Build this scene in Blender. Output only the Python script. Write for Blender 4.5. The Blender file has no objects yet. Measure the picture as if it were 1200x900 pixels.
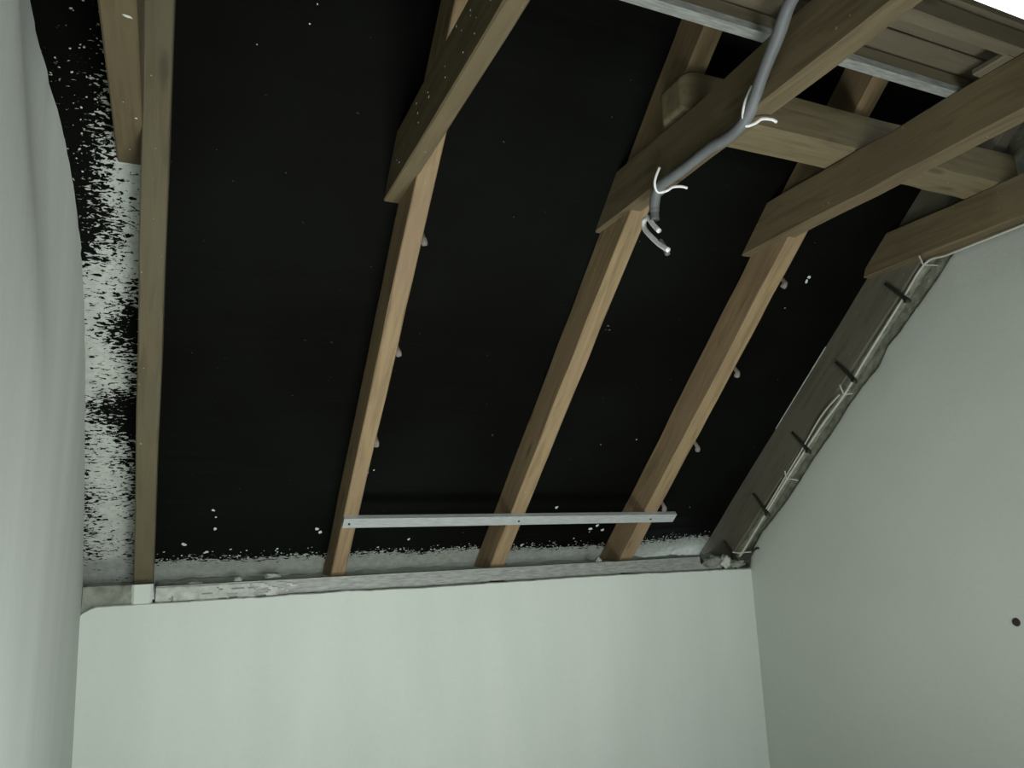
import bpy, bmesh, math, random
from mathutils import Vector, Matrix, noise

random.seed(7)
scene = bpy.context.scene
COL = scene.collection

# ------------------------------------------------------------ camera
cam_d = bpy.data.cameras.new('camera')
cam = bpy.data.objects.new('camera', cam_d)
COL.objects.link(cam)
cam_d.sensor_width = 36.0
cam_d.lens = 888.0 / 1200.0 * 36.0
cam_d.clip_start = 0.02
CM = ((0.9128, -0.0502, -0.4053), (-0.4069, -0.1959, -0.8922), (-0.0346, 0.9793, -0.1993))
rot = Matrix(CM).to_quaternion().to_matrix().to_4x4()
EYE = 1.6                     # eye height above the floor; every z below is given relative to the floor
cam.matrix_world = Matrix.Translation((0, 0, EYE)) @ rot
scene.camera = cam

# ------------------------------------------------------------ world, lights, exposure
world = bpy.data.worlds.new('overcast_sky')
scene.world = world
world.use_nodes = True
bg = world.node_tree.nodes['Background']
bg.inputs['Color'].default_value = (0.86, 0.93, 1.0, 1)
bg.inputs['Strength'].default_value = 2.6

def area_light(name, loc, target, sx, sy, power, col):
    l = bpy.data.lights.new(name, 'AREA')
    l.shape = 'RECTANGLE'; l.size = sx; l.size_y = sy; l.energy = power; l.color = col
    o = bpy.data.objects.new(name, l); COL.objects.link(o)
    o.location = loc
    d = Vector(target) - Vector(loc)
    o.rotation_euler = d.to_track_quat('-Z', 'Y').to_euler()
    return o
# low upward light read off the shading; the unseen floor opening is added for it
sl = area_light('low_upward_light', (0.95, 1.15, -0.12), (0.95, 2.0, 2.2), 1.2, 1.0, 25, (0.975, 1.0, 0.955))
sl.data.spread = math.radians(140)
# daylight entering by the low window in the wall behind the camera
al = area_light('window_daylight', (0.60, -2.35, 1.05), (0.85, 3.4, 0.35), 1.3, 1.3, 30, (0.95, 1.0, 0.965))
al.data.spread = math.radians(95)

scene.view_settings.view_transform = 'Standard'
scene.view_settings.look = 'None'
scene.view_settings.exposure = 0.0
scene.view_settings.gamma = 1.0
scene.view_settings.use_curve_mapping = False

# ------------------------------------------------------------ roof frame
ANG = math.radians(41.7)
CA, SA = math.cos(ANG), math.sin(ANG)
NIN = Vector((0, -SA, -CA))       # out of the roof, into the room
UP = Vector((0, -CA, SA))         # up the slope
P0 = Vector((0, 3.43, EYE - 0.1096))   # rafter undersides pass through here
def roofpt(x, s, d=0.0):
    """x along the room, s up the slope, d above (outside) the rafter undersides"""
    return Vector((x, 0, 0)) + P0 + UP * s - NIN * d
RAF_M = Matrix(((0, 1, 0, 0), (-CA, 0, SA, 0), (SA, 0, CA, 0), (0, 0, 0, 1)))  # local X up slope, Y world x, Z outward
KW_Y = 3.40
LX, RX = -0.275, 2.956
BACK_Y = -2.3

# ------------------------------------------------------------ materials
def mat(name):
    m = bpy.data.materials.new(name); m.use_nodes = True
    nt = m.node_tree; b = nt.nodes['Principled BSDF']
    return m, nt, b
def nd(nt, t, **kw):
    n = nt.nodes.new(t)
    for k, v in kw.items(): setattr(n, k, v)
    return n
def ramp(nt, fac, stops):
    r = nd(nt, 'ShaderNodeValToRGB')
    e = r.color_ramp.elements
    e[0].position, e[0].color = stops[0][0], (*stops[0][1], 1)
    e[1].position, e[1].color = stops[-1][0], (*stops[-1][1], 1)
    for p, c in stops[1:-1]:
        q = e.new(p); q.color = (*c, 1)
    nt.links.new(fac, r.inputs[0])
    return r
def mixc(nt, fac, a, b, mode='MIX'):
    m = nd(nt, 'ShaderNodeMix', data_type='RGBA', blend_type=mode)
    for sock, v in ((m.inputs[0], fac), (m.inputs[6], a), (m.inputs[7], b)):
        if hasattr(v, 'is_output'): nt.links.new(v, sock)
        elif isinstance(v, (int, float)): sock.default_value = v
        else: sock.default_value = (*v, 1)
    return m.outputs[2]
def math_n(nt, op, a, b=0.0):
    m = nd(nt, 'ShaderNodeMath', operation=op)
    for i, v in enumerate((a, b)):
        if hasattr(v, 'is_output'): nt.links.new(v, m.inputs[i])
        else: m.inputs[i].default_value = v
    return m.outputs[0]
def coords(nt, scale=(1, 1, 1), rnd=True):
    tc = nd(nt, 'ShaderNodeTexCoord')
    mp = nd(nt, 'ShaderNodeMapping')
    mp.inputs['Scale'].default_value = scale
    nt.links.new(tc.outputs['Object'], mp.inputs[0])
    if rnd:
        oi = nd(nt, 'ShaderNodeObjectInfo')
        mm = math_n(nt, 'MULTIPLY', oi.outputs['Random'], 37.0)
        nt.links.new(mm, mp.inputs['Location'])
    return mp.outputs[0]
def noise_n(nt, vec, scale, detail=4, rough=0.55, dist=0.0):
    n = nd(nt, 'ShaderNodeTexNoise')
    n.inputs['Scale'].default_value = scale; n.inputs['Detail'].default_value = detail
    n.inputs['Roughness'].default_value = rough; n.inputs['Distortion'].default_value = dist
    nt.links.new(vec, n.inputs['Vector'])
    return n.outputs['Fac']
def bump(nt, b, h, strength, dist):
    bp = nd(nt, 'ShaderNodeBump')
    bp.inputs['Strength'].default_value = strength; bp.inputs['Distance'].default_value = dist
    nt.links.new(h, bp.inputs['Height']); nt.links.new(bp.outputs[0], b.inputs['Normal'])

def wood(name, light, dark, tint, rough=0.75):
    m, nt, b = mat(name)
    v = coords(nt, (1.2, 14, 14))
    g = noise_n(nt, v, 3.0, 6, 0.6, 0.6)
    c1 = ramp(nt, g, [(0.3, dark), (0.55, light), (0.75, tuple(min(1, x * 1.12) for x in light))])
    v2 = coords(nt, (1.0, 2.2, 2.2))
    big = noise_n(nt, v2, 2.2, 3, 0.5)
    f = ramp(nt, big, [(0.38, (0, 0, 0)), (0.68, (1, 1, 1))])
    c2 = mixc(nt, f.outputs[0], c1.outputs[0], mixc(nt, 0.65, c1.outputs[0], tint))
    # knots
    vk = coords(nt, (2.4, 9, 9))
    vo = nd(nt, 'ShaderNodeTexVoronoi'); vo.inputs['Scale'].default_value = 1.15
    nt.links.new(vk, vo.inputs['Vector'])
    k = ramp(nt, vo.outputs['Distance'], [(0.06, (1, 1, 1)), (0.17, (0, 0, 0))])
    c3 = mixc(nt, math_n(nt, 'MULTIPLY', k.outputs[0], 0.55), c2, tuple(x * 0.35 for x in dark))
    # plaster dust specks
    vs = coords(nt, (1, 1, 1))
    sp = noise_n(nt, vs, 75, 2, 0.6)
    s2 = ramp(nt, sp, [(0.755, (0, 0, 0)), (0.775, (1, 1, 1))])
    c4 = mixc(nt, math_n(nt, 'MULTIPLY', s2.outputs[0], 0.75), c3, (0.5, 0.5, 0.44))
    nt.links.new(c4, b.inputs['Base Color'])
    b.inputs['Roughness'].default_value = rough
    bump(nt, b, g, 0.25, 0.004)
    return m

M = {}
M['rafter'] = wood('rafter_wood', (0.285, 0.205, 0.105), (0.165, 0.113, 0.053), (0.25, 0.167, 0.10))
M['edge_rafter'] = wood('old_rafter_wood', (0.112, 0.092, 0.047), (0.080, 0.062, 0.030), (0.110, 0.101, 0.060))
M['tie'] = wood('tie_wood', (0.150, 0.115, 0.058), (0.088, 0.064, 0.031), (0.118, 0.092, 0.047))
M['dark_rafter'] = wood('grey_rafter_wood', (0.125, 0.113, 0.08), (0.085, 0.075, 0.052), (0.13, 0.122, 0.092))
M['purlin'] = wood('purlin_wood', (0.215, 0.175, 0.095), (0.12, 0.095, 0.05), (0.165, 0.135, 0.075))
M['plank'] = wood('plank_wood', (0.14, 0.118, 0.075), (0.09, 0.073, 0.045), (0.115, 0.095, 0.06))

def plaster(name, base, dark, bstr=0.25, streak=(3.0, 3.0, 0.6)):
    m, nt, b = mat(name)
    v = coords(nt, streak, False)
    n1 = noise_n(nt, v, 1.6, 3, 0.5)
    c = ramp(nt, n1, [(0.3, dark), (0.7, base)])
    v2 = coords(nt, (1, 1, 1), False)
    n2 = noise_n(nt, v2, 45, 6, 0.7)
    c2 = mixc(nt, 0.10, c.outputs[0], n2, 'MULTIPLY')
    nt.links.new(c2, b.inputs['Base Color'])
    b.inputs['Roughness'].default_value = 0.9
    b.inputs['Specular IOR Level'].default_value = 0.2
    h = math_n(nt, 'ADD', math_n(nt, 'MULTIPLY', n1, 3.0), n2)
    bump(nt, b, h, bstr, 0.004)
    return m
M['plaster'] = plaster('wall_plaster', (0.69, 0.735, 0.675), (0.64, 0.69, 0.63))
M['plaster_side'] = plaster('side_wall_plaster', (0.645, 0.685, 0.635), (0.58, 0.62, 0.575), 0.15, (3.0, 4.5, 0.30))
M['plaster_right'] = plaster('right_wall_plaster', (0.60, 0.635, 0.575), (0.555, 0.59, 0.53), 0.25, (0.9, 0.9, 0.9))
M['mortar'] = plaster('rough_mortar', (0.33, 0.345, 0.29), (0.17, 0.18, 0.145), 0.9, (14, 14, 14))
M['fillet'] = plaster('greenish_mortar', (0.30, 0.31, 0.24), (0.16, 0.17, 0.125), 0.9, (16, 16, 16))
M['splash'] = plaster('splashed_plaster', (0.62, 0.65, 0.585), (0.44, 0.465, 0.42), 0.8, (18, 18, 18))

def membrane_mat():
    m, nt, b = mat('roofing_membrane')
    v = coords(nt, (1, 1, 1), False)
    dens = nd(nt, 'ShaderNodeAttribute'); dens.attribute_name = 'splatter'
    vs = coords(nt, (48, 110, 110), False)
    n = noise_n(nt, vs, 1.0, 3, 0.6, 0.6)
    # flakes where noise exceeds (1 - density) threshold
    thr = nd(nt, 'ShaderNodeMapRange')
    thr.inputs['From Min'].default_value = 0; thr.inputs['From Max'].default_value = 1
    thr.inputs['To Min'].default_value = 0.76; thr.inputs['To Max'].default_value = 0.24
    nt.links.new(dens.outputs['Fac'], thr.inputs['Value'])
    d = math_n(nt, 'SUBTRACT', n, thr.outputs[0])
    mask = ramp(nt, math_n(nt, 'ADD', d, 0.5), [(0.495, (0, 0, 0)), (0.515, (1, 1, 1))])
    big = noise_n(nt, v, 1.3, 2, 0.5)
    base = ramp(nt, big, [(0.3, (0.0030, 0.0029, 0.0022)), (0.7, (0.0056, 0.0066, 0.0056))])
    n3 = noise_n(nt, v, 30, 4, 0.7)
    pl = ramp(nt, n3, [(0.3, (0.42, 0.45, 0.405)), (0.7, (0.60, 0.635, 0.575))])
    c = mixc(nt, mask.outputs[0], base.outputs[0], pl.outputs[0])
    nt.links.new(c, b.inputs['Base Color'])
    b.inputs['Roughness'].default_value = 0.62
    b.inputs['Specular IOR Level'].default_value = 0.03
    w = coords(nt, (0.8, 5.0, 5.0), False)
    wr = noise_n(nt, w, 2.0, 3, 0.5, 0.4)
    h = math_n(nt, 'ADD', wr, math_n(nt, 'MULTIPLY', mask.outputs[0], 0.12))
    bump(nt, b, h, 0.5, 0.02)
    return m
M['membrane'] = membrane_mat()

def simple(name, col, rough=0.6, metal=0.0, var=0.15, scale=20, stretch=(1, 1, 1), bstr=0.0):
    m, nt, b = mat(name)
    v = coords(nt, stretch)
    n = noise_n(nt, v, scale, 4, 0.6)
    c = ramp(nt, n, [(0.3, tuple(x * (1 - var) for x in col)), (0.7, tuple(min(1, x * (1 + var)) for x in col))])
    nt.links.new(c.outputs[0], b.inputs['Base Color'])
    b.inputs['Roughness'].default_value = rough; b.inputs['Metallic'].default_value = metal
    if bstr: bump(nt, b, n, bstr, 0.002)
    return m
M['zinc'] = simple('galvanised_steel', (0.31, 0.335, 0.335), 0.5, 0.35, 0.28, 7, (3, 30, 30), 0.1)
M['bright_zinc'] = simple('bright_galvanised_steel', (0.46, 0.485, 0.48), 0.5, 0.25, 0.22, 7, (3, 30, 30), 0.1)
M['masonry'] = plaster('bare_masonry', (0.15, 0.15, 0.13), (0.08, 0.08, 0.07), 0.9, (9, 9, 9))
M['old_zinc'] = simple('dusty_galvanised_steel', (0.30, 0.315, 0.29), 0.6, 0.3, 0.3, 7, (3, 20, 20), 0.1)
M['conduit'] = simple('grey_cable_plastic', (0.155, 0.165, 0.167), 0.55, 0, 0.15, 12)
M['white_wire'] = simple('white_wire_plastic', (0.9, 0.9, 0.88), 0.45, 0, 0.05, 30)
M['thin_wire'] = simple('dusty_white_wire', (0.50, 0.50, 0.44), 0.6, 0, 0.1, 30)
M['peg_grey'] = simple('lit_dusted_nail', (0.20, 0.175, 0.15), 0.8, 0, 0.2, 60)  # plaster dust, plus a lit tone put into the colour
M['peg_dark'] = simple('dark_shaded_nail', (0.022, 0.024, 0.018), 0.6, 0, 0.3, 60)  # shaded copy: shade on the last rafter's nails is painted in
M['hole_disc'] = simple('painted_hole_shade', (0.035, 0.022, 0.018), 0.7, 0, 0.3, 60)  # shade inside the wall hole, put into the disc's colour
M['floor'] = simple('bare_screed', (0.36, 0.36, 0.34), 0.9, 0, 0.2, 3)
M['frame'] = simple('window_frame_paint', (0.6, 0.6, 0.6), 0.5, 0, 0.05, 3)

# ------------------------------------------------------------ object helpers
def link(name, me, m, parent=None, matrix=None):
    o = bpy.data.objects.new(name, me); COL.objects.link(o)
    if m: me.materials.append(m)
    if matrix is not None: o.matrix_world = matrix
    if parent: o.parent = parent
    return o
def mesh(name, verts, faces, smooth=False):
    me = bpy.data.meshes.new(name)
    me.from_pydata([tuple(v) for v in verts], [], faces)
    bm = bmesh.new(); bm.from_mesh(me)
    bmesh.ops.recalc_face_normals(bm, faces=bm.faces)
    bm.to_mesh(me); bm.free()
    if smooth:
        for p in me.polygons: p.use_smooth = True
    me.update()
    return me
def tag(o, label=None, cat=None, group=None, kind=None):
    if label: o['label'] = label
    if cat: o['category'] = cat
    if group: o['group'] = group
    if kind: o['kind'] = kind
    return o
def box_me(name, x0, x1, y0, y1, z0, z1):
    v = [(x, y, z) for x in (x0, x1) for y in (y0, y1) for z in (z0, z1)]
    f = [(0, 1, 3, 2), (4, 6, 7, 5), (0, 4, 5, 1), (2, 3, 7, 6), (0, 2, 6, 4), (1, 5, 7, 3)]
    return mesh(name, v, f)

def timber(name, L, w, d, segs=24, ch=0.004, wob=0.0025, seed=0, shear0=0.0, shear1=0.0, yskew=0.0, zskew=0.0, rnd0=0.0):
    """sawn timber along local X with chamfered, slightly wavering edges"""
    rnd = random.Random(seed)
    V = []; F = []
    for i in range(segs + 1):
        t = i / segs; x = L * t
        sh = 1.0
        if rnd0:
            if i <= 8: x = rnd0 * (1 - math.cos(i / 8 * math.pi / 2)); sh = 0.55 + 0.45 * math.sin(i / 8 * math.pi / 2)
            else: x = rnd0 + (L - rnd0) * (i - 8) / (segs - 8)
        c = ch * (0.6 + 0.9 * noise.noise(Vector((x * 4, seed * 3.1, 0))) ** 2 * 3) + 0.001
        c = min(c, w * 0.2)
        wy = [wob * noise.noise(Vector((x * 2.3, seed * 7.7, k * 5.1))) for k in range(4)]
        y0, y1 = wy[0], w + wy[1]; z0, z1 = wy[2], d + wy[3]
        sec = [(y0 + c, z0), (y1 - c, z0), (y1, z0 + c), (y1, z1 - c), (y1 - c, z1), (y0 + c, z1), (y0, z1 - c), (y0, z0 + c)]
        for y, z in sec:
            xx = x
            if i == 0: xx = x + shear0 * z
            if i == segs: xx = x + shear1 * z
            if sh < 1: y = w / 2 + (y - w / 2) * sh; z = d / 2 + (z - d / 2) * sh
            V.append((xx, y + yskew * t, z + zskew * t))
    for i in range(segs):
        a = i * 8; b = a + 8
        for k in range(8):
            k2 = (k + 1) % 8
            F.append((a + k, a + k2, b + k2, b + k))
    F.append(tuple(range(8))); F.append(tuple(range(segs * 8, segs * 8 + 8)))
    return mesh(name, V, F)

def smooth_pts(pts, sub=6):
    P = [Vector(p) for p in pts]
    out = []
    for i in range(len(P) - 1):
        p0 = P[max(i - 1, 0)]; p1 = P[i]; p2 = P[i + 1]; p3 = P[min(i + 2, len(P) - 1)]
        for k in range(sub):
            t = k / sub
            out.append(0.5 * ((2 * p1) + (-p0 + p2) * t + (2 * p0 - 5 * p1 + 4 * p2 - p3) * t * t + (-p0 + 3 * p1 - 3 * p2 + p3) * t ** 3))
    out.append(P[-1])
    return out
def tube_me(name, pts, r, sides=8, sub=6, rfun=None):
    Q = smooth_pts(pts, sub) if sub > 1 else [Vector(p) for p in pts]
    V = []; F = []; n = len(Q)
    nrm = None
    for i, p in enumerate(Q):
        t = (Q[min(i + 1, n - 1)] - Q[max(i - 1, 0)]).normalized()
        if nrm is None:
            nrm = t.orthogonal().normalized()
        else:
            nrm = (nrm - t * nrm.dot(t)).normalized()
        bn = t.cross(nrm)
        rr = r * (rfun(i / (n - 1)) if rfun else 1.0)
        for k in range(sides):
            a = 2 * math.pi * k / sides
            V.append(p + (nrm * math.cos(a) + bn * math.sin(a)) * rr)
    for i in range(n - 1):
        for k in range(sides):
            k2 = (k + 1) % sides
            F.append((i * sides + k, i * sides + k2, (i + 1) * sides + k2, (i + 1) * sides + k))
    F.append(tuple(range(sides))); F.append(tuple(range((n - 1) * sides, n * sides)))
    return mesh(name, V, F, True)

# ------------------------------------------------------------ the setting
def struct(o, label, cat=None):
    return tag(o, label, cat, kind='structure')

# floor, its opening added for the low light, and the room behind the camera
V = []; F = []
for z in (-0.10, 0.0):
    for x, y in ((-0.6, BACK_Y - 0.3), (3.3, BACK_Y - 0.3), (3.3, 3.8), (-0.6, 3.8), (0.3, 0.6), (1.6, 0.6), (1.6, 1.7), (0.3, 1.7)): V.append((x, y, z))
for b in (0, 8):
    for i in range(4):
        j = (i + 1) % 4
        F.append((b + i, b + j, b + 4 + j, b + 4 + i))
for i in range(4):
    j = (i + 1) % 4
    F.append((i, j, 8 + j, 8 + i)); F.append((4 + i, 4 + j, 12 + j, 12 + i))
o = link('floor', mesh('floor', V, F), M['floor'])
struct(o, 'bare grey screed floor of the attic room with an added opening for the low light', 'floor')

# knee wall: a slab whose top edge is slightly uneven plaster
def knee_wall():
    V = []; F = []; n = 160
    for i in range(n + 1):
        x = LX - 0.02 + (RX + 0.02 - LX + 0.02) * i / n
        zt = -0.2015 + 0.009 * min(1, max(0, (x - 0.3) / 1.6)) - 0.010 * max(0, (x - 2.1) / 0.85)
        zt -= 0.007 * min(1, max(0, (x - 0.75) / 0.3))
        zt += 0.0028 * noise.noise(Vector((x * 9, 1, 2))) + 0.0022 * noise.noise(Vector((x * 38, 4, 2)))
        if x < LX + 0.03: zt -= 0.02 * (LX + 0.03 - x) / 0.03
        zt += EYE
        for (y, z) in ((KW_Y, 0.0), (KW_Y, zt - 0.004), (KW_Y + 0.006, zt), (KW_Y + 0.016, zt), (KW_Y + 0.016, 0)):
            V.append((x, y, z))
    for i in range(n):
        a = i * 5; b = a + 5
        for k in range(5):
            k2 = (k + 1) % 5
            F.append((a + k, a + k2, b + k2, b + k))
    F.append((0, 1, 2, 3, 4)); F.append(tuple(n * 5 + k for k in range(5)))
    return mesh('wall_back', V, F)
o = link('wall_back', knee_wall(), M['plaster'])
struct(o, 'low smooth plastered knee wall below the roof slope', 'wall')
o = link('trim_1', box_me('trim_1', LX - 0.3, RX + 0.3, KW_Y + 0.017, KW_Y + 0.32, 0.0, EYE - 0.205), M['mortar'])
struct(o, 'masonry core and top of the knee wall behind its plaster', 'wall')

# left wall: the plaster follows a slightly bowed top edge along the slope
LW = [(-0.290, 3.535, -0.203), (-0.289, 3.458, -0.135), (-0.276, 3.1, 0.19), (-0.268, 2.846, 0.411), (-0.264, 2.62, 0.61), (-0.263, 2.432, 0.779),
      (-0.273, 2.271, 0.923), (-0.298, 2.12, 1.058), (-0.330, 2.001, 1.163), (-0.358, 1.873, 1.278), (-0.372, 1.6, 1.52), (-0.380, 1.0, 2.055), (-0.38, 0.42, 2.57)]
def left_wall():
    edge = [Vector((a, b, c + EYE)) for a, b, c in LW]
    edge = smooth_pts(edge, 10)
    V = []; F = []; rows = 26
    for i, e in enumerate(edge):
        jit = 0.0035 * noise.noise(Vector((e.y * 25, 3, 9))) + 0.002 * noise.noise(Vector((e.y * 70, 3, 9)))
        for j in range(rows + 1):
            t = j / rows                       # 0 at the top edge
            z = e.z * (1 - t)
            k = max(0.0, 1 - (e.z - z) / 0.9)
            k = k * k * (3 - 2 * k)
            x = LX + (e.x - LX) * k + (jit if j == 0 else 0)
            x += 0.004 * noise.noise(Vector((e.y * 2.2, z * 0.7, 5)))
            V.append((x, e.y, z))
    n = len(edge)
    for i in range(n - 1):
        for j in range(rows):
            a = i * (rows + 1) + j; b = a + rows + 1
            F.append((a, a + 1, b + 1, b))
    # thickness: the back of the wall and its top
    off = len(V)
    for i, e in enumerate(edge):
        V.append((-0.62, e.y, e.z)); V.append((-0.62, e.y, 0)); V.append(V[i * (rows + 1)])
    for i in range(n - 1):
        a = off + 3 * i
        F.append((a, a + 1, a + 4, a + 3))
        F.append((a + 2, a + 5, a + 3, a))
    # the stretch of wall behind the camera
    e = edge[-1]
    V += [(LX, e.y, 0), (LX, BACK_Y, 0), (LX - 0.1, BACK_Y, e.z), (e.x, e.y, e.z)]
    m = len(V)
    F.append((m - 4, m - 3, m - 2, m - 1))
    me = mesh('wall_left', V, F, True)
    return me
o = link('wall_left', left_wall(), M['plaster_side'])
struct(o, 'plastered left side wall with faint upright trowel bands', 'wall')

# right wall: its plaster stops at a ragged edge under the last rafter
RW = [(3.44, -0.21), (3.413, -0.198), (3.389, -0.121), (3.293, -0.017), (3.198, 0.053), (3.078, 0.146), (2.96, 0.252), (2.847, 0.358), (2.771, 0.421), (2.703, 0.479),
      (2.6, 0.58), (2.503, 0.656), (2.418, 0.716), (2.353, 0.801), (2.288, 0.844), (2.217, 0.904), (2.12, 0.984), (2.058, 1.037), (2.002, 1.093),
      (1.959, 1.119), (1.855, 1.113), (1.683, 1.120), (1.2, 1.115), (0.4, 1.11), (BACK_Y, 1.11)]
def right_wall():
    V = []; F = []
    pts = []
    for (a, b), (c, d) in zip(RW[:-1], RW[1:]):
        L = math.hypot(c - a, d - b); k = max(1, int(L / 0.006))
        for q in range(k):
            t = q / k
            y, z = a + (c - a) * t, b + (d - b) * t
            rough = 1.0 if y > 1.95 else 0.25
            j = rough * (0.013 * noise.noise(Vector((y * 22, 7, 1))) + 0.011 * noise.noise(Vector((y * 60, 2, 1))) + 0.006 * noise.noise(Vector((y * 140, 2, 6))))
            pts.append((y - j * 0.6, z + j * 0.8 + EYE, y, z + EYE))
    pts.append((BACK_Y, 1.11 + EYE, BACK_Y, 1.11 + EYE))
    pts[0] = (3.44, EYE - 0.21, 3.44, EYE - 0.21)
    rows = 14
    n = len(pts)
    for yj, zj, yb, zb in pts:
        for j in range(rows + 1):
            t = max(0, j - 1) / (rows - 1)
            y, zz = (yj, zj) if j == 0 else (yb, (zb - 0.03) * (1 - t))
            x = RX + 0.003 * noise.noise(Vector((y * 1.6, zz * 1.6, 8))) + (0.006 if j == 0 else 0)
            V.append((x, y, zz))
        V.append((RX + 0.035, yj, zj)); V.append(V[-rows - 2])
    st = rows + 3
    for i in range(n - 1):
        for j in range(rows):
            a = i * st + j
            F.append((a, a + 1, a + st + 1, a + st))
        F.append((i * st + rows + 2, (i + 1) * st + rows + 2, (i + 1) * st + rows + 1, i * st + rows + 1))
    me = mesh('wall_right', V, F)
    for p in me.polygons: p.use_smooth = True
    return me
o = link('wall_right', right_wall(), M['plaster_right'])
struct(o, 'plastered right gable wall with a ragged sloping upper edge', 'wall')

# bare masonry behind the right wall's plaster, reaching up to the roof
V = []
prof = [(3.75, 0), (3.75, EYE - 0.24), (0.30, 2.9 + EYE), (BACK_Y - 0.1, 2.9 + EYE), (BACK_Y - 0.1, 0)]
for x in (RX + 0.02, RX + 0.30):
    for y, z in prof: V.append((x, y, z))
n = len(prof)
F = [tuple(range(n)), tuple(range(n, 2 * n))] + [(i, (i + 1) % n, n + (i + 1) % n, n + i) for i in range(n)]
o = link('trim_2', mesh('trim_2', V, F), M['fillet'])
struct(o, 'grey unplastered masonry of the right gable above the plaster', 'wall')

# the left gable above the plastered wall, beyond the roofing
o = link('trim_3', box_me('trim_3', -0.95, -0.63, BACK_Y - 0.1, 3.75, 0, 4.6), M['mortar'])
struct(o, 'grey masonry behind the left side wall', 'wall')

# wall behind the camera with a low window
wx0, wx1, wz0, wz1 = -0.10, 1.30, 0.35, 1.75
V = []; F = []
outer = [(-0.7, 0), (3.3, 0), (3.3, 4.6), (-0.7, 4.6)]; inner = [(wx0, wz0), (wx1, wz0), (wx1, wz1), (wx0, wz1)]
for y in (BACK_Y - 0.25, BACK_Y):
    for x, z in outer + inner: V.append((x, y, z))
for b in (0, 8):
    for i in range(4):
        j = (i + 1) % 4
        F.append((b + i, b + j, b + 4 + j, b + 4 + i))
for i in range(4):
    j = (i + 1) % 4
    F.append((i, j, 8 + j, 8 + i)); F.append((4 + i, 4 + j, 12 + j, 12 + i))
o = link('wall_front', mesh('wall_front', V, F), M['plaster'])
struct(o, 'plastered wall behind the camera with a low window opening', 'wall')
fr = bpy.data.objects.new('window_1', None); COL.objects.link(fr); fr.location = ((wx0 + wx1) / 2, BACK_Y - 0.15, wz0)
struct(fr, 'low window behind the camera', 'window')
for a in ((wx0, wx0 + 0.06, wz0, wz1), (wx1 - 0.06, wx1, wz0, wz1), (wx0, wx1, wz0, wz0 + 0.06), (wx0, wx1, wz1 - 0.06, wz1)):
    q = link('frame_bar', box_me('frame_bar', a[0] - fr.location.x, a[1] - fr.location.x, -0.03, 0.03, a[2] - wz0, a[3] - wz0), M['frame'])
    q.parent = fr

# ------------------------------------------------------------ membrane (underlay)
# splatter density table for the strip left of the first rafter: rows s, columns from the wall to the rafter
TAB = [(-0.30, (0.9, 0.9, 0.9, 0.9)), (-0.12, (0.86, 0.86, 0.84, 0.76)), (0.0, (0.50, 0.68, 0.70, 0.55)), (0.20, (0.52, 0.72, 0.74, 0.62)), (0.34, (0.50, 0.74, 0.66, 0.42)), (0.46, (0.62, 0.84, 0.60, 0.40)),
       (0.56, (0.56, 0.78, 0.50, 0.36)), (0.66, (0.55, 0.58, 0.30, 0.10)), (0.74, (0.52, 0.32, 0.12, 0.05)), (0.84, (0.88, 0.66, 0.60, 0.44)), (0.97, (0.82, 0.76, 0.60, 0.40)),
       (1.08, (0.66, 0.56, 0.20, 0.10)), (1.16, (0.72, 0.66, 0.44, 0.22)), (1.25, (0.72, 0.80, 0.64, 0.58)), (1.35, (0.24, 0.55, 0.66, 0.70)), (1.45, (0.18, 0.28, 0.52, 0.74)),
       (1.56, (0.16, 0.46, 0.70, 0.70)), (1.66, (0.16, 0.42, 0.76, 0.84)), (1.76, (0.14, 0.34, 0.64, 0.78)), (1.88, (0.12, 0.32, 0.46, 0.60)), (2.02, (0.10, 0.24, 0.32, 0.36)), (2.2, (0.0, 0.12, 0.16, 0.12)), (2.4, (0.0, 0.02, 0.04, 0.0)), (4.5, (0.0, 0, 0, 0))]
def dens(x, s):
    d = -0.12
    if x < -0.06:
        u = (x + 0.285) / (0.285 - 0.116) * 3
        u = max(0, min(2.999, u)); k = int(u); f = u - k
        for (s0, r0), (s1, r1) in zip(TAB[:-1], TAB[1:]):
            if s0 <= s < s1:
                t = (s - s0) / (s1 - s0)
                a = r0[k] * (1 - f) + r0[k + 1] * f; b = r1[k] * (1 - f) + r1[k + 1] * f
                d = a * (1 - t) + b * t
                d = 0.5 + (d - 0.5) * 0.95
                d += 0.13 * noise.noise(Vector((x * 14, s * 11, 4)))
                break
    else:
        top = -0.070 - 0.025 * max(0, min(1, (x - 1.3) / 0.9)) + 0.022 * noise.noise(Vector((x * 4, 0, 3)))
        d = max(-0.12, min(1.0, 0.5 + (top - s) * 11.0))
        if s > top and s < top + 0.30: d = max(d, 0.045 - (s - top) * 0.6)
    return d

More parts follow.
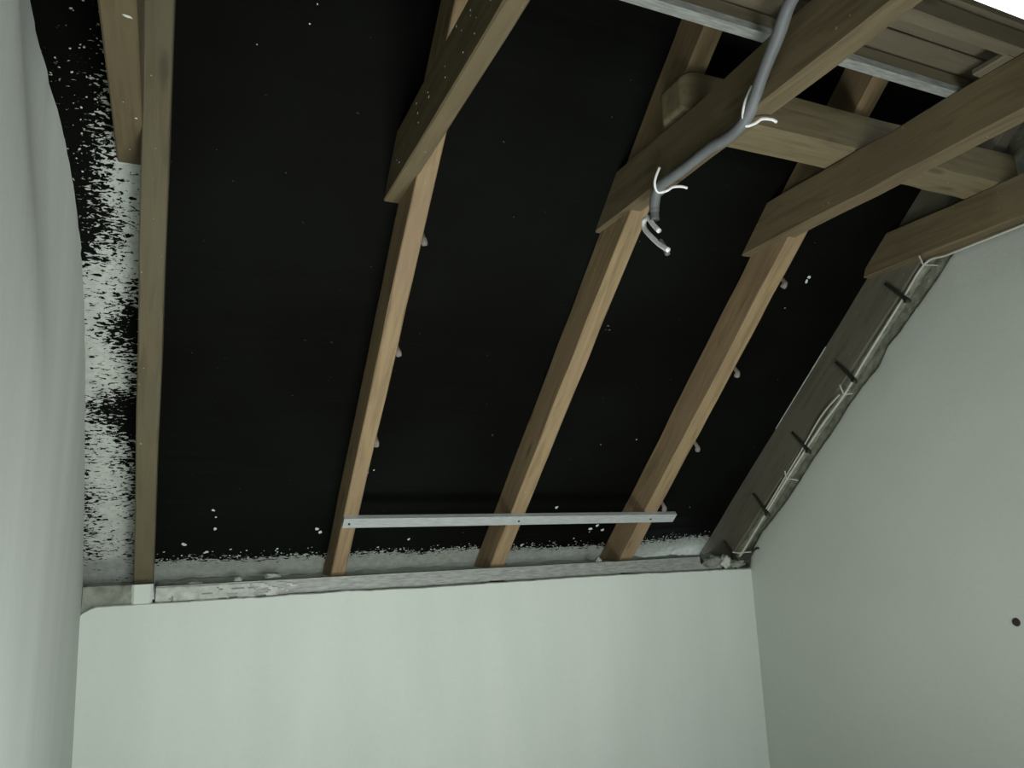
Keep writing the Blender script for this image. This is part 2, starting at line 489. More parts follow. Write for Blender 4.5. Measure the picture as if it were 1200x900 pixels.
NX = [(-0.80, 0.145), (0.70, 0.145), (1.45, 0.145), (2.17, 0.150), (2.90, 0.20), (3.1, 0.20)]
def mem_depth(x):
    for (a, da), (b, db) in zip(NX[:-1], NX[1:]):
        if a <= x <= b: return da + (db - da) * (x - a) / (b - a)
    return 0.2
X0, X1, S0, S1 = -0.62, 3.10, -0.34, 3.62
HX0, HX1, HS0, HS1 = 2.24, 2.87, 2.56, 3.2
def membrane():
    nx, ns = 186, 198
    V = []; A = []; F = []
    for j in range(ns + 1):
        s = S0 + (S1 - S0) * j / ns
        for i in range(nx + 1):
            x = X0 + (X1 - X0) * i / nx
            # a slight sag between the rafters
            sag = 0.006 * noise.noise(Vector((x * 1.4, s * 5.5, 2)))
            V.append(roofpt(x, s, mem_depth(x) + 0.001 + max(0, sag)))
            A.append(dens(x, s))
    for j in range(ns):
        s = S0 + (S1 - S0) * (j + 0.5) / ns
        for i in range(nx):
            x = X0 + (X1 - X0) * (i + 0.5) / nx
            if HX0 < x < HX1 and HS0 < s < HS1: continue
            a = j * (nx + 1) + i
            F.append((a, a + 1, a + nx + 2, a + nx + 1))
    me = mesh('ceiling', V, F, True)
    at = me.attributes.new('splatter', 'FLOAT', 'POINT')
    at.data.foreach_set('value', A)
    return me
o = link('ceiling', membrane(), M['membrane'])
struct(o, 'black roofing membrane between and above the rafters, splashed with plaster at left', 'membrane')
# ragged torn edge of the roof opening at the upper right
V = []; F = []
n = 60
for i in range(n + 1):
    x = HX0 - 0.02 + (HX1 - HX0 + 0.04) * i / n
    w = 0.012 + 0.016 * abs(noise.noise(Vector((x * 14, 5, 5)))) + 0.010 * noise.noise(Vector((x * 45, 5, 5)))
    s_ed = HS0 - 0.022
    V.append(roofpt(x, s_ed - 0.02, mem_depth(x) - 0.002)); V.append(roofpt(x, s_ed + 0.012 + w, mem_depth(x) - 0.006))
for i in range(n): F.append((2 * i, 2 * i + 1, 2 * i + 3, 2 * i + 2))
q = link('torn_edge', mesh('torn_edge', V, F), M['membrane']); q.parent = o

# the opposite roof slope, behind and above the camera
ridge = roofpt(0, S1, 0.2)
me = mesh('ceiling_2', [(-0.8, ridge.y + 0.02, ridge.z), (3.2, ridge.y + 0.02, ridge.z), (3.2, BACK_Y - 0.1, ridge.z - 1.6), (-0.8, BACK_Y - 0.1, ridge.z - 1.6)], [(0, 1, 2, 3)])
o = link('ceiling', me, M['membrane'])
struct(o, 'black roofing membrane of the opposite slope overhead', 'membrane')

# mortar bed on the knee wall, running up to the membrane
def bed(name, x0, x1, seed):
    V = []; F = []; n = max(4, int((x1 - x0) / 0.014)); rows = 12
    for i in range(n + 1):
        x = x0 + (x1 - x0) * i / n
        for j in range(rows + 1):
            t = j / rows
            y = 3.452 + 0.20 * t
            z = -0.170 + 0.045 * t
            nn = noise.noise(Vector((x * 16, y * 22, seed))) + 0.6 * noise.noise(Vector((x * 45, y * 50, seed)))
            z += 0.009 * nn
            y -= 0.010 * noise.noise(Vector((x * 9, t * 3, seed + 9))) * (1 - t)
            V.append((x, y, z + EYE))
        V.append((x, 3.45, EYE - 0.205)); V.append((x, 3.62, EYE - 0.205))
    st = rows + 3
    for i in range(n):
        for j in range(rows):
            a = i * st + j; F.append((a, a + 1, a + st + 1, a + st))
        a = i * st; F.append((a, a + st, a + st + rows + 1, a + rows + 1))
        F.append((a + rows, a + rows + st, a + st + rows + 2, a + rows + 2))
        F.append((a + rows + 1, a + st + rows + 1, a + st + rows + 2, a + rows + 2))
    F.append(tuple(list(range(rows + 1)) + [rows + 2, rows + 1]))
    F.append(tuple([n * st + k for k in range(rows + 1)] + [n * st + rows + 2, n * st + rows + 1]))
    me = mesh(name, V, F, True)
    return me
rows_x = [(-0.30, -0.118, 'left of the first rafter'), (-0.035, 0.655, 'between the first and second rafters'), (0.733, 1.413, 'between the second and third rafters'),
          (1.495, 2.142, 'between the third and fourth rafters'), (2.218, 2.885, 'between the fourth rafter and the right gable')]
for k, (a, b, w) in enumerate(rows_x):
    o = link('mortar_bed', bed('mortar_bed', a, b, k * 3.3), M['splash'])
    tag(o, 'rough plaster bed on the knee wall top ' + w, 'plaster', 'plaster beds between the rafter feet')

# ------------------------------------------------------------ rafters with their nails
def nail_me(name, side, z0, z1, r0, r1, curl=0.022, knob=1.5):
    """a nail standing square to the roof beside the rafter; local rafter coordinates around (0,0)"""
    n = 10; pts = []
    for i in range(n + 1):
        t = i / n
        z = z0 + (z1 - z0) * t
        pts.append(Vector((-curl * t * t * t * 0.35, 0, z)))
    e = pts[-1]
    pts += [e + Vector((-curl * 0.35, 0, -0.003)), e + Vector((-curl * 0.8, 0, -0.005)), e + Vector((-curl, 0, -0.006))]
    def rf(t):
        if t < 0.72: return r0 / r1 + (1 - r0 / r1) * (t / 0.72)
        return 1 + (knob - 1) * math.sin(min(1, (t - 0.72) / 0.28) * math.pi * 0.85)
    return tube_me(name, pts, r1, 8, 1, rf)

U_L, U_R = -1, 1
ROOF_L = 3.60
def rafter(x, w, d, s0, L, m, label, nails, side, nm, z0, z1, r0, r1, seed, yskew=0.0, ny=None, curl=0.022, knob=1.5, zoff=0.0):
    me = timber('roof_rafter', L, w, d, 60, 0.004, 0.003, seed, shear0=-CA / SA, yskew=yskew)
    mt = Matrix.Translation(roofpt(x, s0, zoff)) @ RAF_M
    o = link('roof_rafter', me, m, None, mt)
    tag(o, label, 'rafter', 'rafters of the sloping roof')
    nme = nail_me('nail', side, z0, z1, r0, r1, curl, knob)
    nme.materials.append(M[nm])
    for s in nails:
        q = bpy.data.objects.new('nail', nme); COL.objects.link(q)
        q.parent = o
        y = (w + r1 * 0.75 if side > 0 else -r1 * 0.75) if ny is None else ny
        q.location = (s - s0, y + yskew * (s - s0) / L, 0)
        q.rotation_euler = (0, random.uniform(-0.05, 0.05), random.uniform(-0.4, 0.4))
    return o
r0 = rafter(-0.113, 0.070, 0.143, -0.035, ROOF_L, M['edge_rafter'], 'greenish brown rafter nearest the left wall, its foot capped with white plaster', [], 1, 'peg_grey', 0, 0, 1, 1, 1, yskew=-0.01)
r1 = rafter(0.664, 0.062, 0.143, -0.04, ROOF_L, M['rafter'], 'slim tan rafter under the left end of the loose metal strip', [1.615, 1.170, 0.74, 0.31], 1, 'peg_grey', 0.142, 0.012, 0.006, 0.0078, 2, yskew=-0.035, curl=0.020)
r2 = rafter(1.418, 0.073, 0.143, -0.04, ROOF_L, M['rafter'], 'tan rafter crossing the middle of the loose metal strip, below the grey cable', [1.60, 1.15, 0.70, 0.27], 1, 'peg_grey', 0.142, 0.052, 0.0065, 0.0085, 3, yskew=0.0, curl=0.020)
r3 = rafter(2.145, 0.078, 0.148, -0.04, ROOF_L, M['rafter'], 'tan rafter under the right end of the loose metal strip', [1.645, 1.20, 0.77, 0.375], 1, 'peg_grey', 0.147, -0.018, 0.0065, 0.0085, 4, yskew=-0.015, curl=0.020)
r4 = rafter(2.880, 0.072, 0.198, -0.06, ROOF_L, M['dark_rafter'], 'dark grey brown rafter against the right gable, with dark shade-toned nails and a white wire', [1.655, 1.222, 0.785, 0.348, -0.02], -1, 'peg_dark', 0.088, -0.052, 0.0065, 0.0105, 5, ny=-0.008, curl=0.010, knob=1.5)
for rf, a, b, z in ((r3, 1.10, 1.72, 0.1465), (r4, 0.78, 1.30, 0.1965)):
    q = link('pale_edge', timber('pale_edge', b - a, 0.0035, 0.004, 12, 0.0005, 0.0008, 71), M['splash'])
    q.parent = rf; q.location = (a, -0.004, z - 0.006)
# plaster cap on the foot of the first rafter
def lump(name, loc, sc, m, seed, amp=0.25, sub=3):
    bm = bmesh.new(); bmesh.ops.create_icosphere(bm, subdivisions=sub, radius=1.0)
    for v in bm.verts:
        k = 1 + amp * noise.noise(v.co * 2.1 + Vector((seed, 0, 0))) + amp * 0.5 * noise.noise(v.co * 5.5 + Vector((0, seed, 0)))
        c = v.co * k
        v.co = Vector((c.x * sc[0], c.y * sc[1], c.z * sc[2]))
    me = bpy.data.meshes.new(name); bm.to_mesh(me); bm.free()
    for p in me.polygons: p.use_smooth = True
    me.materials.append(m)
    o = bpy.data.objects.new(name, me); COL.objects.link(o); o.location = loc
    return o
cap = timber('plaster_cap', 0.084, 0.078, 0.05, 8, 0.008, 0.008, 44)
q = link('plaster_cap', cap, M['plaster'], None, Matrix.Translation((-0.117, 3.404, EYE - 0.212)) @ Matrix(((0, 1, 0, 0), (0, 0, 1, 0), (1, 0, 0, 0), (0, 0, 0, 1))))
bpy.context.view_layer.update()
mw = q.matrix_world.copy(); q.parent = r0; q.matrix_parent_inverse = r0.matrix_world.inverted(); q.matrix_world = mw
q['label'] = 'white plaster cap on the rafter foot'

# ------------------------------------------------------------ tie beams (collar beams)
TB, TH = EYE + 1.105, 0.160
TIE_M = Matrix(((0, 1, 0, 0), (-1, 0, 0, 0), (0, 0, 1, 0), (0, 0, 0, 1)))   # local X toward the viewer, Y world x, Z up
def tie(x, w, label, seed, m, yskew=0.0, end=2.338):
    L = end - BACK_Y - 0.02
    me = timber('tie_beam', L, w, TH, 70, 0.005, 0.004, seed, shear0=1 / math.tan(ANG), yskew=yskew)
    o = link('tie_beam', me, m, None, Matrix.Translation((x, end, TB)) @ TIE_M)
    tag(o, label, 'beam', 'tie beams lapped onto the rafters')
    return o
t0 = tie(-0.186, 0.072, 'brown tie beam running overhead beside the rafter at the left wall', 11, M['tie'])
t1 = tie(0.597, 0.055, 'brown tie beam lapped onto the slim rafter, its end above the first nail', 12, M['tie'], yskew=-0.03)
t2 = tie(1.399, 0.068, 'thick brown tie beam with the grey cable clipped along it', 13, M['tie'], yskew=-0.10)
t3 = tie(2.098, 0.072, 'brown tie beam right of the cable, crossed by the purlin', 14, M['tie'], yskew=-0.03)
t4 = tie(2.836, 0.10, 'dark brown tie beam resting on the right gable wall', 15, M['tie'])
cl = timber('cleat', 0.10, 0.036, 0.02, 6, 0.003, 0.001, 16)
q = link('cleat', cl, M['plank'], None, Matrix.Translation((2.055, 1.235, EYE + 1.262)) @ TIE_M)
bpy.context.view_layer.update()
mw = q.matrix_world.copy(); q.parent = t3; q.matrix_parent_inverse = t3.matrix_world.inverted(); q.matrix_world = mw

# ------------------------------------------------------------ purlin, battens and planks over the ties
TT = TB + TH
me = timber('purlin', 1.60, 0.145, 0.152, 36, 0.012, 0.006, 21, rnd0=0.06)
o = link('purlin', me, M['purlin'], None, Matrix.Translation((1.385, 1.688, TT)))
tag(o, 'short yellowish cross beam lying over the tie beams, rounded left end', 'beam')

def c_profile(name, L, w, h, t=0.0012, lip=0.006, segs=1):
    """open channel along local X: web at z=0 spanning Y=0..w, flanges rising to z=h with lips"""
    prof = [(lip, h), (0, h), (0, 0), (w, 0), (w, h), (w - lip, h)]
    inn = [(lip, h - t), (t, h - t), (t, t), (w - t, t), (w - t, h - t), (w - lip, h - t)]
    ring = prof + inn[::-1]
    V = []; F = []
    n = len(ring)
    for i in range(segs + 1):
        x = L * i / segs
        for y, z in ring: V.append((x, y, z))
    for i in range(segs):
        for k in range(n):
            k2 = (k + 1) % n
            F.append((i * n + k, i * n + k2, (i + 1) * n + k2, (i + 1) * n + k))
    for b in (0, segs * n):
        for k in range(5):
            F.append((b + k, b + k + 1, b + n - 2 - k, b + n - 1 - k))
    return mesh(name, V, F)
o = link('metal_profile', c_profile('metal_profile', 2.56, 0.034, 0.020), M['old_zinc'], None, Matrix.Translation((0.30, 1.313, TT)))
tag(o, 'dusty grey metal profile lying across the tie beams under a plank', 'metal profile')
me = timber('batten', 2.56, 0.032, 0.038, 30, 0.003, 0.002, 23)
o = link('batten', me, M['plank'], None, Matrix.Translation((0.30, 1.314, TT + 0.0215)))
tag(o, 'dark wooden batten stacked on the dusty metal profile over the ties', 'batten')
me = timber('batten', 2.40, 0.042, 0.060, 30, 0.003, 0.003, 24)
o = link('batten', me, M['plank'], None, Matrix.Translation((0.42, 1.105, TT)))
tag(o, 'brown batten across the ties near the bright roof opening', 'batten')
for k, (y0, w, lab) in enumerate(((1.240, 0.115, 'brown loft plank over the grey metal profile'), (1.090, 0.145, 'brown loft plank over the batten near the bright opening'))):
    me = timber('plank', 2.54, w, 0.022, 20, 0.002, 0.002, 30 + k)
    o = link('plank', me, M['plank'], None, Matrix.Translation((0.31, y0, TT + 0.0635 + 0.0)))
    tag(o, lab, 'plank', 'planks on the tie beams')

# ------------------------------------------------------------ loose metal profile across three rafters
PR = Matrix(((1, 0, 0, 0), (0, -CA, SA, 0), (0, SA, CA, 0), (0, 0, 0, 1)))
PRM = Matrix(((1, 0, 0), (0, -CA, SA), (0, SA, CA)))
me = c_profile('metal_profile', 1.665, 0.054, 0.020)
org = roofpt(0.660, 0.340, -0.0205)
xd = (roofpt(2.322, 0.320, -0.0205) - org).normalized()
zd = -NIN; yd = zd.cross(xd).normalized()
mt = Matrix(((xd.x, yd.x, zd.x, org.x), (xd.y, yd.y, zd.y, org.y), (xd.z, yd.z, zd.z, org.z), (0, 0, 0, 1)))
o = link('metal_profile', me, M['bright_zinc'], None, mt)
tag(o, 'shiny galvanised metal profile screwed across three tan rafters near their feet', 'metal profile')
sc = tube_me('screw', [(0, 0, 0), (0, 0, -0.003)], 0.005, 8, 1)
sc.materials.append(M['peg_dark'])
for x in (0.025, 0.80, 1.52):
    q = bpy.data.objects.new('screw', sc); COL.objects.link(q); q.parent = o; q.location = (x, 0.03, 0)

# edge profile standing on the knee wall
def edge_profile():
    L = 2.66; n = 40; V = []; F = []
    for i in range(n + 1):
        x = L * i / n
        b = 0.0015 * noise.noise(Vector((x * 3, 0, 1)))
        ring = [(0.024, 0.0), (b, 0.0), (b, 0.058 + b), (0.024, 0.060 + b), (0.024, 0.0588 + b), (0.0012 + b, 0.0568 + b), (0.0012 + b, 0.0012), (0.024, 0.0012)]
        for y, z in ring: V.append((x, y, z))
    for i in range(n):
        for k in range(8):
            k2 = (k + 1) % 8
            F.append((i * 8 + k, i * 8 + k2, (i + 1) * 8 + k2, (i + 1) * 8 + k))
    for bb in (0, n * 8):
        for k in range(3): F.append((bb + k, bb + k + 1, bb + 6 - k, bb + 7 - k))
    return mesh('edge_profile', V, F)
o = link('metal_profile', edge_profile(), M['old_zinc'], None, Matrix.Translation((-0.03, 3.420, EYE - 0.197)) @ Matrix.Rotation(math.radians(-0.12), 4, 'Y'))
tag(o, 'long galvanised edge channel lying on top of the knee wall', 'metal profile')
# plaster smeared over the channel's left half
def smear(name, x0, x1, seed, zt, zb, keep):
    V = []; F = []; n = int((x1 - x0) / 0.008); rows = 8; idx = {}
    for i in range(n + 1):
        x = x0 + (x1 - x0) * i / n
        for j in range(rows + 1):
            t = j / rows
            nn = noise.noise(Vector((x * 30, t * 5, seed))) + 0.5 * noise.noise(Vector((x * 80, t * 9, seed)))
            z = zb + (zt - zb) * t + (0.006 * noise.noise(Vector((x * 25, 1, seed))) if j in (0, rows) else 0)
            V.append((x, 3.4165 - 0.0028 * (1 + nn), z + EYE))
    for i in range(n):
        for j in range(rows):
            x = x0 + (x1 - x0) * (i + 0.5) / n; t = (j + 0.5) / rows
            if noise.noise(Vector((x * 18, t * 3.5, seed + 4))) + keep(x) < 0: continue
            a = i * (rows + 1) + j
            F.append((a, a + 1, a + rows + 2, a + rows + 1))
    return mesh(name, V, F, True)
q = link('plaster_smear', smear('plaster_smear', -0.03, 0.55, 5, -0.146, -0.2, lambda x: 0.55 - max(0, x - 0.12) * 2.3), M['splash'])
tag(q, 'grey plaster smeared over the left end of the edge channel', 'plaster')
q = link('plaster_smear', smear('plaster_smear', LX - 0.01, -0.115, 8, -0.128, -0.207, lambda x: 1.5), M['mortar'])
tag(q, 'smooth grey mortar strip on the knee wall between left wall and first rafter', 'plaster')
# rubble lump where the channel meets the right gable
for k, (lx, ly, lz, sx, sy, sz) in enumerate(((2.72, 3.425, -0.160, 0.055, 0.026, 0.030), (2.805, 3.43, -0.165, 0.035, 0.026, 0.034), (2.875, 3.415, -0.178, 0.05, 0.022, 0.022))):
    q = lump('mortar_lump', (lx, ly, lz + EYE), (sx, sy, sz), M['mortar'] if k != 1 else M['splash'], k * 2.7, 0.5)
    tag(q, ('pale mortar lump at the right end of the edge channel', 'middle mortar lump by the dark last rafter foot', 'rightmost flat mortar lump in the corner of the gable')[k], 'mortar', 'mortar lumps in the right corner')

# ------------------------------------------------------------ mortar fillet along the last rafter
def fillet():
    V = []; F = []; n = 190; rows = 12
    for i in range(n + 1):
        s = -0.10 + 2.15 * i / n
        for j in range(rows + 1):
            t = j / rows
            x = 2.898 + (2.972 - 2.898) * t
            d = -0.007 + (0.055 * ((t - 0.7) / 0.3) ** 1.2 if t > 0.7 else 0.0) - 0.007 * math.sin(min(1, t / 0.7) * 3.14)
            nn = noise.noise(Vector((s * 11, t * 2.5, 3))) + 0.7 * noise.noise(Vector((s * 34, t * 6, 8)))
            d -= 0.005 * abs(nn) * math.sin(min(1, t * 1.3) * 3.14)
            x -= 0.003 * nn * math.sin(t * 3.14) + (0.006 * noise.noise(Vector((s * 14, 0, 0))) if j == 0 else 0)
            V.append(roofpt(x, s, d))
        V.append(roofpt(2.974, s, 0.075)); V.append(roofpt(2.90, s, 0.004))
    st = rows + 3
    for i in range(n):
        for j in range(rows):
            a = i * st + j; F.append((a, a + 1, a + st + 1, a + st))
        a = i * st
        F.append((a + rows, a + st + rows, a + st + rows + 1, a + rows + 1))
        F.append((a + rows + 1, a + st + rows + 1, a + st + rows + 2, a + rows + 2))
        F.append((a + rows + 2, a + st + rows + 2, a + st, a))
    return mesh('mortar_fillet', V, F, True)
q = link('mortar_fillet', fillet(), M['fillet'])
tag(q, 'rough grey green mortar fillet between the last rafter and the right gable', 'mortar')

# ------------------------------------------------------------ white wire with twisted ties along the last rafter
W = [(2.90, 1.64, 1.103), (2.885, 1.84, 1.094), (2.885, 1.967, 1.092), (2.88, 2.066, 1.088), (2.88, 2.205, 0.960), (2.88, 2.430, 0.750), (2.88, 2.575, 0.608), (2.88, 2.740, 0.478),
     (2.88, 2.985, 0.260), (2.88, 3.170, 0.086), (2.88, 3.378, -0.112), (2.88, 3.405, -0.130)]
w0 = bpy.data.objects.new('white_wire', None); COL.objects.link(w0); w0.location = (2.88, 3.405, EYE - 0.130)
tag(w0, 'thin white wire tied along the dark last rafter and its tie beam', 'wire')
bpy.context.view_layer.update()
def under(o, p):
    o.parent = p; o.matrix_parent_inverse = p.matrix_world.inverted()
    return o
pts = [Vector((a, b, c + EYE)) + NIN * 0.010 for a, b, c in W]
under(link('wire', tube_me('wire', pts, 0.0050, 8, 5), M['thin_wire']), w0)
p2 = [Vector((2.868, 2.575, 0.612 + EYE)), Vector((2.866, 2.70, 0.528 + EYE)), Vector((2.874, 2.86, 0.378 + EYE)), Vector((2.874, 3.0, 0.246 + EYE)), Vector((2.874, 3.16, 0.092 + EYE))]
under(link('wire', tube_me('wire', p2, 0.0036, 8, 5), M['thin_wire']), w0)
def yt(c, a, b, r=0.0034):
    a = (a[0] * 1.25, a[1] * 1.2); b = (b[0] * 1.25, b[1] * 1.2)
    """twisted tie: two free ends (a, b as x/s offsets) leaving the wire at c"""
    c = Vector(c)
    def P(o, d): return c + Vector((o[0], 0, 0)) + UP * o[1] + NIN * d
    return tube_me('wire_tie', [P(a, 0.012), P((a[0] * 0.5, a[1] * 0.45), 0.012), P((0, 0), 0.008), P((b[0] * 0.5, b[1] * 0.45), 0.010), P(b, 0.016)], r, 6, 4)
for c, a, b in (((2.88, 2.07, 1.086 + EYE), (-0.048, 0.030), (0.060, 0.008)), ((2.88, 2.565, 0.616 + EYE), (-0.055, 0.045), (0.030, 0.010)),
                ((2.88, 2.990, 0.256 + EYE), (-0.040, 0.048), (0.060, -0.004)), ((2.88, 3.385, -0.116 + EYE), (-0.056, 0.012), (0.066, 0.010))):
    under(link('wire_tie', yt(c, a, b), M['thin_wire']), w0)
# bent dark hook in the corner
q = link('bent_nail', tube_me('bent_nail', [(2.905, 3.40, EYE - 0.16), (2.925, 3.385, EYE - 0.165), (2.94, 3.365, EYE - 0.13), (2.948, 3.345, EYE - 0.105), (2.953, 3.32, EYE - 0.10)], 0.006, 8, 4), M['peg_dark'])
tag(q, 'bent dark nail sticking out where knee wall meets right gable', 'nail')

# ------------------------------------------------------------ grey cable clipped to the tie beam
root = bpy.data.objects.new('grey_cable', None); COL.objects.link(root); root.location = (1.384, 1.85, EYE + 1.085)
tag(root, 'grey ribbed cable hanging along the thick tie beam, white wire ends at its tip', 'cable')
bpy.context.view_layer.update()
E = EYE
cp = [(1.19, 0.75, 1.20 + E), (1.25, 0.98, 1.238 + E), (1.288, 1.11, 1.247 + E), (1.306, 1.178, 1.240 + E), (1.327, 1.244, 1.205 + E), (1.354, 1.339, 1.155 + E), (1.378, 1.41, 1.114 + E), (1.380, 1.461, 1.086 + E), (1.385, 1.532, 1.084 + E),
      (1.378, 1.596, 1.086 + E), (1.384, 1.727, 1.087 + E), (1.384, 1.825, 1.088 + E), (1.386, 1.868, 1.078 + E), (1.387, 1.888, 1.045 + E), (1.388, 1.893, 1.018 + E), (1.388, 1.894, 0.992 + E)]
under(link('conduit', tube_me('conduit', cp, 0.0165, 14, 10, lambda t: 1 + 0.04 * math.sin(t * 900) - (0.12 if t > 0.93 else 0)), M['conduit']), root)
k = 0.9706
def sc3(x, y, z): return (x * k, y * k, z * k + E)
wl = [sc3(1.43, 1.975, 1.034), sc3(1.43, 1.995, 1.045), sc3(1.43, 2.012, 1.043), sc3(1.432, 2.016, 1.018), sc3(1.430, 1.984, 0.979), sc3(1.43, 1.955, 0.948), sc3(1.43, 1.927, 0.921), sc3(1.43, 1.893, 0.894)]
under(link('wire_end', tube_me('wire_end', wl, 0.0084, 8, 6), M['white_wire']), root)
wl = [sc3(1.425, 1.985, 1.046), sc3(1.425, 1.975, 1.034), sc3(1.425, 1.955, 1.005), sc3(1.425, 1.926, 0.972)]
under(link('wire_end', tube_me('wire_end', wl, 0.0084, 8, 5), M['white_wire']), root)
wl = [sc3(1.436, 1.94, 0.945), sc3(1.436, 1.92, 0.915), sc3(1.436, 1.905, 0.885)]
under(link('wire_end', tube_me('wire_end', wl, 0.0084, 8, 4), M['conduit']), root)
# two white wire clips hooked round it
def clip(pts):
    q = under(link('clip', tube_me('clip', [(a, b, c + E) for a, b, c in pts], 0.0044, 8, 5), M['white_wire']), root)
clip([(1.372, 1.395, 1.166), (1.364, 1.418, 1.130), (1.366, 1.434, 1.098), (1.382, 1.444, 1.078), (1.404, 1.432, 1.083), (1.418, 1.420, 1.092), (1.446, 1.412, 1.092), (1.462, 1.412, 1.088)])
clip([(1.372, 1.826, 1.140), (1.364, 1.842, 1.108), (1.366, 1.850, 1.086), (1.382, 1.856, 1.070), (1.404, 1.842, 1.072), (1.420, 1.830, 1.082), (1.446, 1.820, 1.084), (1.466, 1.816, 1.080)])

# ------------------------------------------------------------ round hole in the right wall, drawn as a dark disc
bm = bmesh.new()
bmesh.ops.create_cone(bm, cap_ends=True, segments=28, radius1=0.0165, radius2=0.0135, depth=0.006)
me = bpy.data.meshes.new('wall_hole_disc'); bm.to_mesh(me); bm.free(); me.materials.append(M['hole_disc'])
q = bpy.data.objects.new('wall_hole_disc', me); COL.objects.link(q)
q.location = (RX - 0.002, 1.963, EYE - 0.378); q.rotation_euler = (0, -math.pi / 2, 0)
tag(q, 'dark brown disc painted as a small round hole in the right gable wall', 'hole_disc')
bm = bmesh.new(); bmesh.ops.create_cone(bm, cap_ends=True, segments=20, radius1=0.007, radius2=0.007, depth=0.002)
me = bpy.data.meshes.new('hole_core'); bm.to_mesh(me); bm.free(); me.materials.append(M['peg_dark'])  # darker centre painted for the hole's depth
qq = bpy.data.objects.new('hole_core', me); COL.objects.link(qq); qq.parent = q; qq.location = (0, 0, 0.0035)

# ------------------------------------------------------------ plaster crumbs: on the membrane, the beams and the bed
def crumb(V, F, c, n, r, el, ang, rnd):
    """flat irregular flake at c with normal n"""
    a = n.orthogonal().normalized(); b = n.cross(a)
    e1 = a * math.cos(ang) + b * math.sin(ang); e2 = n.cross(e1)
    k = 7; base = len(V)
    for h in (0.0, 1.0):
        for i in range(k):
            t = 2 * math.pi * i / k
            rr = r * rnd.uniform(0.6, 1.25) * (1 - 0.4 * h)
            V.append(c + e1 * math.cos(t) * rr * el + e2 * math.sin(t) * rr + n * h * min(r * 0.3, 0.002))
    for i in range(k):
        j = (i + 1) % k
        F.append((base + i, base + j, base + k + j, base + k + i))
    F.append(tuple(base + k + i for i in range(k)))
rnd = random.Random(3)
V = []; F = []
def on_mem(x, s, r, el=1.0, ang=0.0):
    crumb(V, F, roofpt(x, s, mem_depth(x) - 0.001), NIN, r, el, ang, rnd)
FL = FLAKES = [(216, 638, 5), (250, 598, 3), (252, 620, 3.5), (242, 647, 3), (253, 606, 2), (371, 620, 4), (375, 624, 4), (479, 632, 3), (438, 551, 2), (431, 554, 1.6), (652, 595, 4), (692, 620, 4), (700, 616, 3.5), (706, 621, 4),
               (945, 330, 4), (948, 325, 3.5), (920, 361, 1.5), (786, 641, 7), (790, 646, 6), (611, 639, 3.5), (704, 521, 1.5), (746, 515, 1.5), (301, 52, 1.5), (363, 28, 1.5), (372, 5, 1.6), (762, 638, 3), (604, 625, 2)]
f = 888.0
Mi = Matrix(CM)
def ray(px, py):
    return (Mi @ Vector((px - 600, -(py - 450), -f))).normalized()
for px, py, rp in FL:
    r = ray(px, py); e = Vector((0, 0, EYE))
    # meet the membrane
    p = None
    t = 3.0
    for _ in range(8):
        q = e + r * t
        dd = -(q - P0).dot(NIN)
        t += (mem_depth(q.x) - 0.001 - dd) / max(0.05, -r.dot(NIN))
    q = e + r * t
    crumb(V, F, q, NIN, rp * t / f * 0.5, 1.3, rnd.uniform(0, 3), rnd)
for i in range(420):      # a fringe of crumbs above the bed
    x = rnd.uniform(-0.03, 2.86); s = -0.085 - 0.02 * x / 2.8 + abs(rnd.gauss(0, 0.035))
    if min(abs(x - xx) for xx in (0.69, 1.455, 2.18)) < 0.05: continue
    on_mem(x, s, rnd.uniform(0.0015, 0.0042), rnd.uniform(1, 1.6), rnd.uniform(0, 3))
for i in range(90):       # stray specks beside the left wall
    x = rnd.uniform(-0.30, -0.19); s = rnd.uniform(1.6, 2.25)
    on_mem(x, s, rnd.uniform(0.001, 0.003), 1.4, rnd.uniform(0, 3))
q = link('plaster_crumbs', mesh('plaster_crumbs', V, F), M['plaster'])
tag(q, 'white plaster crumbs spattered over the black membrane', 'plaster', kind='stuff')

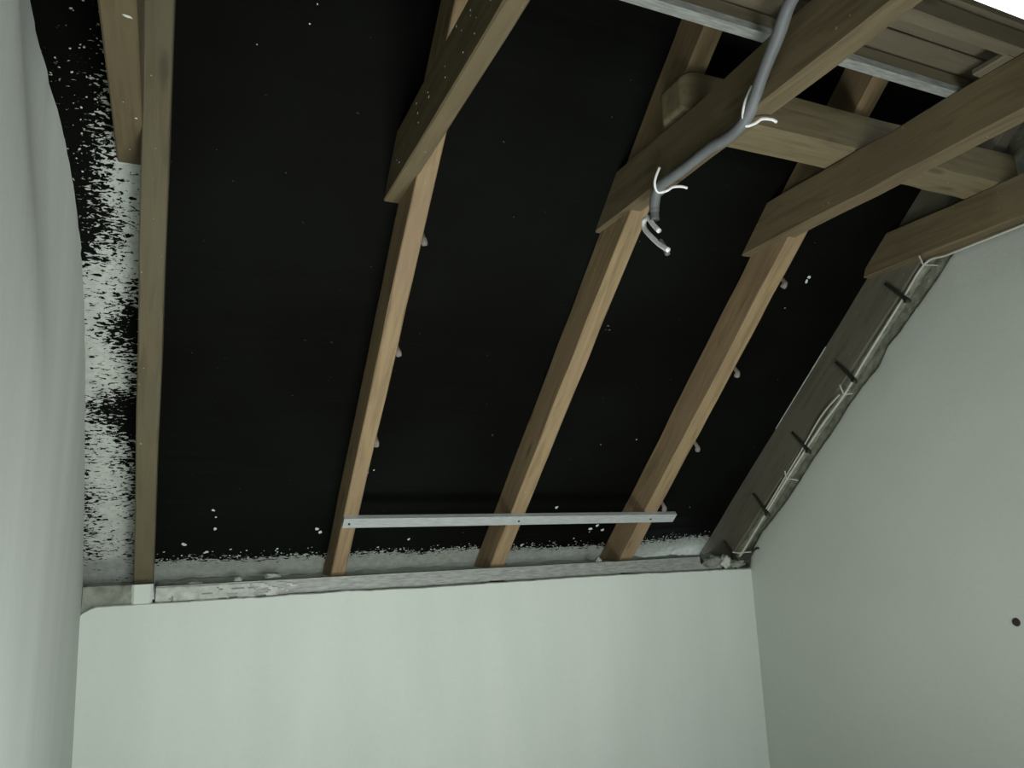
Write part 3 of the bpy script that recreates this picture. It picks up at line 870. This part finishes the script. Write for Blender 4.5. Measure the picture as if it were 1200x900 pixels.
V = []; F = []
LEFT = Vector((-1, 0, 0))
for x, y, z, r, el in ((1.397, 1.655, 1.165, 0.007, 2.2), (1.397, 1.36, 1.235, 0.003, 1), (1.397, 1.52, 1.18, 0.003, 1), (1.397, 1.27, 1.20, 0.0035, 1), (1.397, 1.85, 1.225, 0.005, 2), (1.397, 1.60, 1.23, 0.0025, 1), (1.397, 1.45, 1.16, 0.0025, 1)):
    crumb(V, F, Vector((x - 0.003, y, z + EYE)), LEFT, r * 0.8, el, 0.8, rnd)
for i in range(26):
    y = rnd.uniform(1.3, 2.2)
    crumb(V, F, Vector((0.583 - 0.030 * (2.338 - y) / 4.6, y, EYE + rnd.uniform(1.12, 1.25))), LEFT, rnd.uniform(0.0012, 0.0028), rnd.uniform(1, 2), rnd.uniform(0, 3), rnd)
for x, y, r, el in ((-0.13, 1.60, 0.006, 2.6), (-0.175, 1.70, 0.0035, 1), (-0.128, 2.02, 0.004, 1.4), (-0.155, 1.95, 0.002, 1), (-0.15, 2.2, 0.003, 1)):
    crumb(V, F, Vector((x, y, EYE + 1.103)), Vector((0, 0, -1)), r * 0.8, el, 0.5, rnd)
q = link('plaster_crumbs', mesh('plaster_crumbs', V, F), M['plaster'])
tag(q, 'white plaster specks stuck to the tie beams', 'plaster', kind='stuff')
# two bigger plaster chunks hanging at the bed between the first and second rafters
for (x, y, z, sx, sy, sz, lab) in ((0.28, 3.455, -0.135, 0.022, 0.012, 0.018, 'pale plaster chunk leaning over the edge channel, left of the slim rafter'), (0.115, 3.46, -0.142, 0.032, 0.012, 0.015, 'flat plaster chunk beside the plaster capped rafter foot'),
                                     (0.42, 3.47, -0.122, 0.035, 0.02, 0.012, 'low plaster chunk on the bed left of the slim rafter'), (2.02, 3.455, -0.128, 0.017, 0.012, 0.020, 'small upright plaster chunk against the rafter right of the middle')):
    q = lump('plaster_chunk', (x, y, z + EYE), (sx, sy, sz), M['splash'], x * 9, 0.5)
    tag(q, lab, 'plaster', 'plaster chunks on the knee wall')
